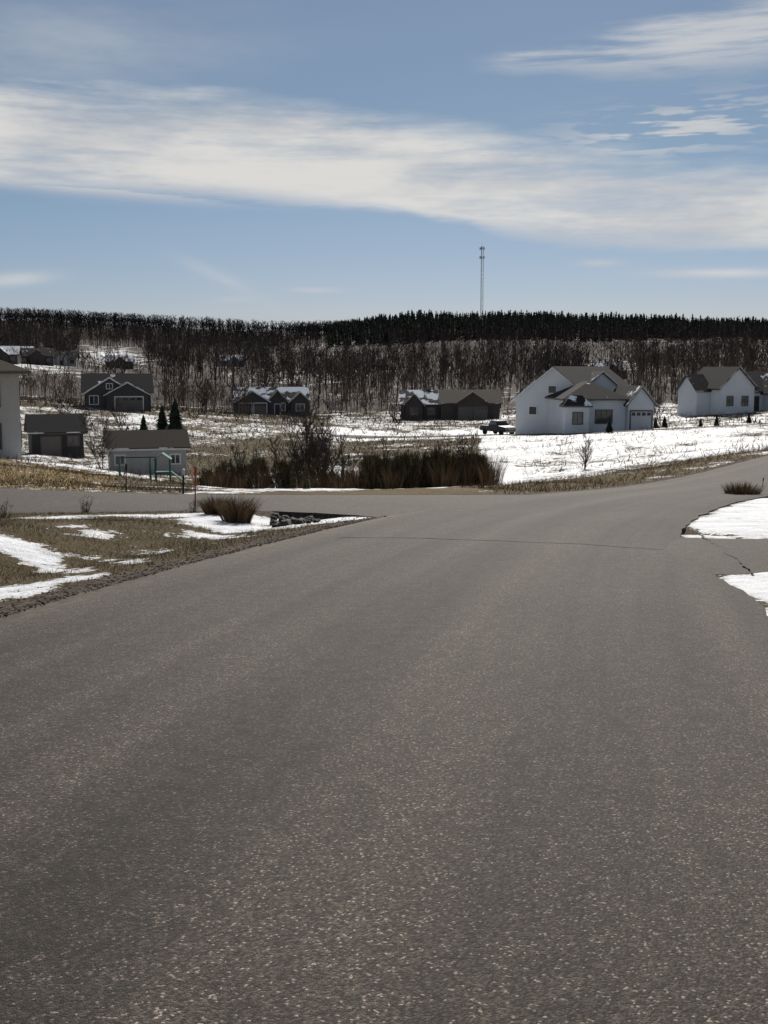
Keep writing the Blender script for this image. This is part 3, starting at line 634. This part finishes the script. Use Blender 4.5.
rod('marker_stake',195,509,1.05,.018,M_or,M_or); rod('utility_marker',183,494,.7,.03,M_blk,M_trim); rod('lot_stake',126,492,.8,.02,M_blk,M_blk)
rod('snow_marker',762,489,.4,.012,M_blk)
def rocks():
    r=random.Random(11); V=[];T=[]
    for k in range(46):
        gx,gy=ground(r.uniform(272,324),r.uniform(513,523)); s=r.uniform(.05,.14); z=zt(gx,gy); b=len(V); m_=7
        for i in range(m_): a=6.283*i/m_; V.append((gx+math.cos(a)*s*r.uniform(.7,1.3),gy+math.sin(a)*s*r.uniform(.7,1.3),z-.03))
        for i in range(m_): a=6.283*i/m_; V.append((gx+math.cos(a)*s*r.uniform(.4,.8),gy+math.sin(a)*s*r.uniform(.4,.8),z+s*r.uniform(.5,.9)))
        V.append((gx,gy,z+s*.8))
        for i in range(m_): j=(i+1)%m_; T+=[(b+i,b+j,b+m_+j),(b+i,b+m_+j,b+m_+i),(b+m_+i,b+m_+j,b+2*m_)]
    tri_obj('culvert_rocks',V,T,simple('dark_rock',(.04,.033,.028),.8,.4,8,island=True))  # dark brown rocks, tone varied at random per stone
rocks()

# ---------------------------------------------------------------- world: sky + clouds
SEL,SAZ=math.radians(38),math.radians(9)
w=bpy.data.worlds.new('World'); scene.world=w; w.use_nodes=True; nt=NT(w.node_tree,'2D'); bg=w.node_tree.nodes['Background']
sky=nt.node('ShaderNodeTexSky',sky_type='NISHITA'); sky.sun_disc=False; sky.sun_elevation=SEL; sky.sun_rotation=SAZ; sky.air_density=1.0; sky.dust_density=.3; sky.ozone_density=3.5; sky.altitude=300
gen=nt.node('ShaderNodeTexCoord').outputs['Generated']; sp=nt.node('ShaderNodeSeparateXYZ'); nt.l.new(gen,sp.inputs[0])
az=nt.m('ARCTAN2',sp.outputs[0],sp.outputs[1]); el=nt.m('ARCSINE',sp.outputs[2])
def ae(px,py):
    x,y,z=sight(px,py,1.0); z-=EYE; return math.atan2(x,y),math.atan2(z,math.hypot(x,y))
azn=nt.mr(az,-.5,.5,0,1,False)
def curve(pts):
    nd=nt.node('ShaderNodeFloatCurve'); nt.l.new(azn,nd.inputs['Value']); c=nd.mapping.curves[0]
    P=sorted((ae(*p)[0]+.5,ae(*p)[1]/.4) for p in pts); c.points[0].location=P[0]; c.points[-1].location=P[-1]
    for p in P[1:-1]: c.points.new(*p)
    nd.mapping.update(); return nt.m('MULTIPLY',nd.outputs[0],.4)
cv=nt.node('ShaderNodeCombineXYZ'); nt.l.new(az,cv.inputs[0]); nt.l.new(el,cv.inputs[1]); cv=cv.outputs[0]
nA=nt.noise(nt.mapv(cv,(3.2,15,1),(0,0,math.radians(8))),1.4,5,.60); nB=nt.noise(nt.mapv(cv,(5,60,1),(0,0,math.radians(6)),(3,1,0)),1.2,5,.60)
def band(up,lo,soft_u,soft_l,wa=.03):
    U_=nt.m('SUBTRACT',curve(up),el); L_=nt.m('SUBTRACT',el,curve(lo))
    wrp=nt.m('MULTIPLY',nt.m('SUBTRACT',nA,.5),wa*2); wrp=nt.m('ADD',wrp,nt.m('MULTIPLY',nt.m('SUBTRACT',nB,.5),wa))
    return nt.m('MULTIPLY',nt.mr(nt.m('ADD',U_,wrp),-soft_u,soft_u),nt.mr(nt.m('SUBTRACT',L_,wrp),-soft_l,soft_l))
b1=band([(-60,75),(0,86),(200,98),(400,130),(550,152),(768,180),(830,186)],[(-60,178),(0,182),(200,192),(330,206),(450,222),(600,238),(768,246),(830,248)],.016,.007,.016)
b1=nt.m('MULTIPLY',b1,nt.mr(nt.m('ADD',nt.m('MULTIPLY',nA,.5),nt.m('MULTIPLY',nB,.5)),.30,.58,.50,1.0))
b2=band([(440,72),(480,64),(560,42),(650,28),(768,6),(830,-8)],[(440,66),(480,72),(560,70),(650,72),(768,64),(830,62)],.010,.012,.016)
b2=nt.m('MULTIPLY',nt.m('MULTIPLY',b2,nt.mr(nB,.26,.62)),nt.mr(az,ae(455,60)[0],ae(520,60)[0]))
def blob(px,py,sx,sy,tilt=0):
    a,e_=ae(px,py); dx=nt.m('DIVIDE',nt.m('SUBTRACT',az,a),sx/F); ee=nt.m('SUBTRACT',nt.m('SUBTRACT',el,e_),nt.m('MULTIPLY',nt.m('SUBTRACT',az,a),tilt))
    dy=nt.m('DIVIDE',ee,sy/F); r=nt.m('ADD',nt.m('MULTIPLY',dx,dx),nt.m('MULTIPLY',dy,dy)); return nt.m('EXPONENT',nt.m('MULTIPLY',r,-1))
tot=nt.m('MULTIPLY',b1,.95); tot=nt.m('MAXIMUM',tot,nt.m('MULTIPLY',b2,.62))
streak=nt.mr(nt.noise(nt.mapv(cv,(9,75,1),(0,0,math.radians(-10)),(1,5,0)),1.9,3,.5),.48,.62)
streak2=nt.mr(nB,.40,.56)
for (px,py,sx,sy,tl,st,am) in ((680,128,110,22,.1,streak,.8),(225,280,36,7,-.45,1.0,.30),(240,298,26,4,.1,1.0,.25),(15,279,32,6,.1,1.0,.5),(715,273,60,4,-.02,1.0,.65),(600,263,18,3,0,1.0,.6),(315,290,25,2.5,0,1.0,.4),(60,45,170,40,.1,nA,.5),(90,188,130,7,-.05,streak2,.7)):
    tot=nt.m('MAXIMUM',tot,nt.m('MULTIPLY',nt.m('MULTIPLY',blob(px,py,sx,sy,tl),st),am))
tot=nt.m('MAXIMUM',tot,nt.m('MULTIPLY',nt.mr(el,.36,.6),nt.mr(nA,.45,.7,0,.6)))
tot=nt.m('MULTIPLY',tot,nt.mr(sp.outputs[2],0,.02))
skyc=nt.mix(1.0,sky.outputs[0],nt.mix(nt.mr(el,0,.22),(.98,.93,1.10),(1.0,.98,.93)),'MULTIPLY')
cc=nt.mix(nt.mr(nA,.3,.65),(10.2,10.3,10.5),(13.2,12.9,12.4))
nt.l.new(nt.mix(tot,skyc,cc),bg.inputs['Color']); bg.inputs['Strength'].default_value=.055

sun=bpy.data.lights.new('sun','SUN'); sun.energy=4.7; sun.angle=math.radians(.53); sun.color=(1,.94,.85)
so=link(bpy.data.objects.new('sun',sun)); dv=Vector((math.sin(SAZ)*math.cos(SEL),math.cos(SAZ)*math.cos(SEL),math.sin(SEL))); so.rotation_euler=dv.to_track_quat('Z','Y').to_euler()

cam=bpy.data.cameras.new('camera'); co_=link(bpy.data.objects.new('camera',cam)); co_.location=(0,0,EYE+0.0); co_.rotation_euler=(math.pi/2-PIT,0,0)
cam.sensor_fit='VERTICAL'; cam.sensor_height=24; cam.lens=12/(512/F); cam.clip_start=.1; cam.clip_end=9000; scene.camera=co_
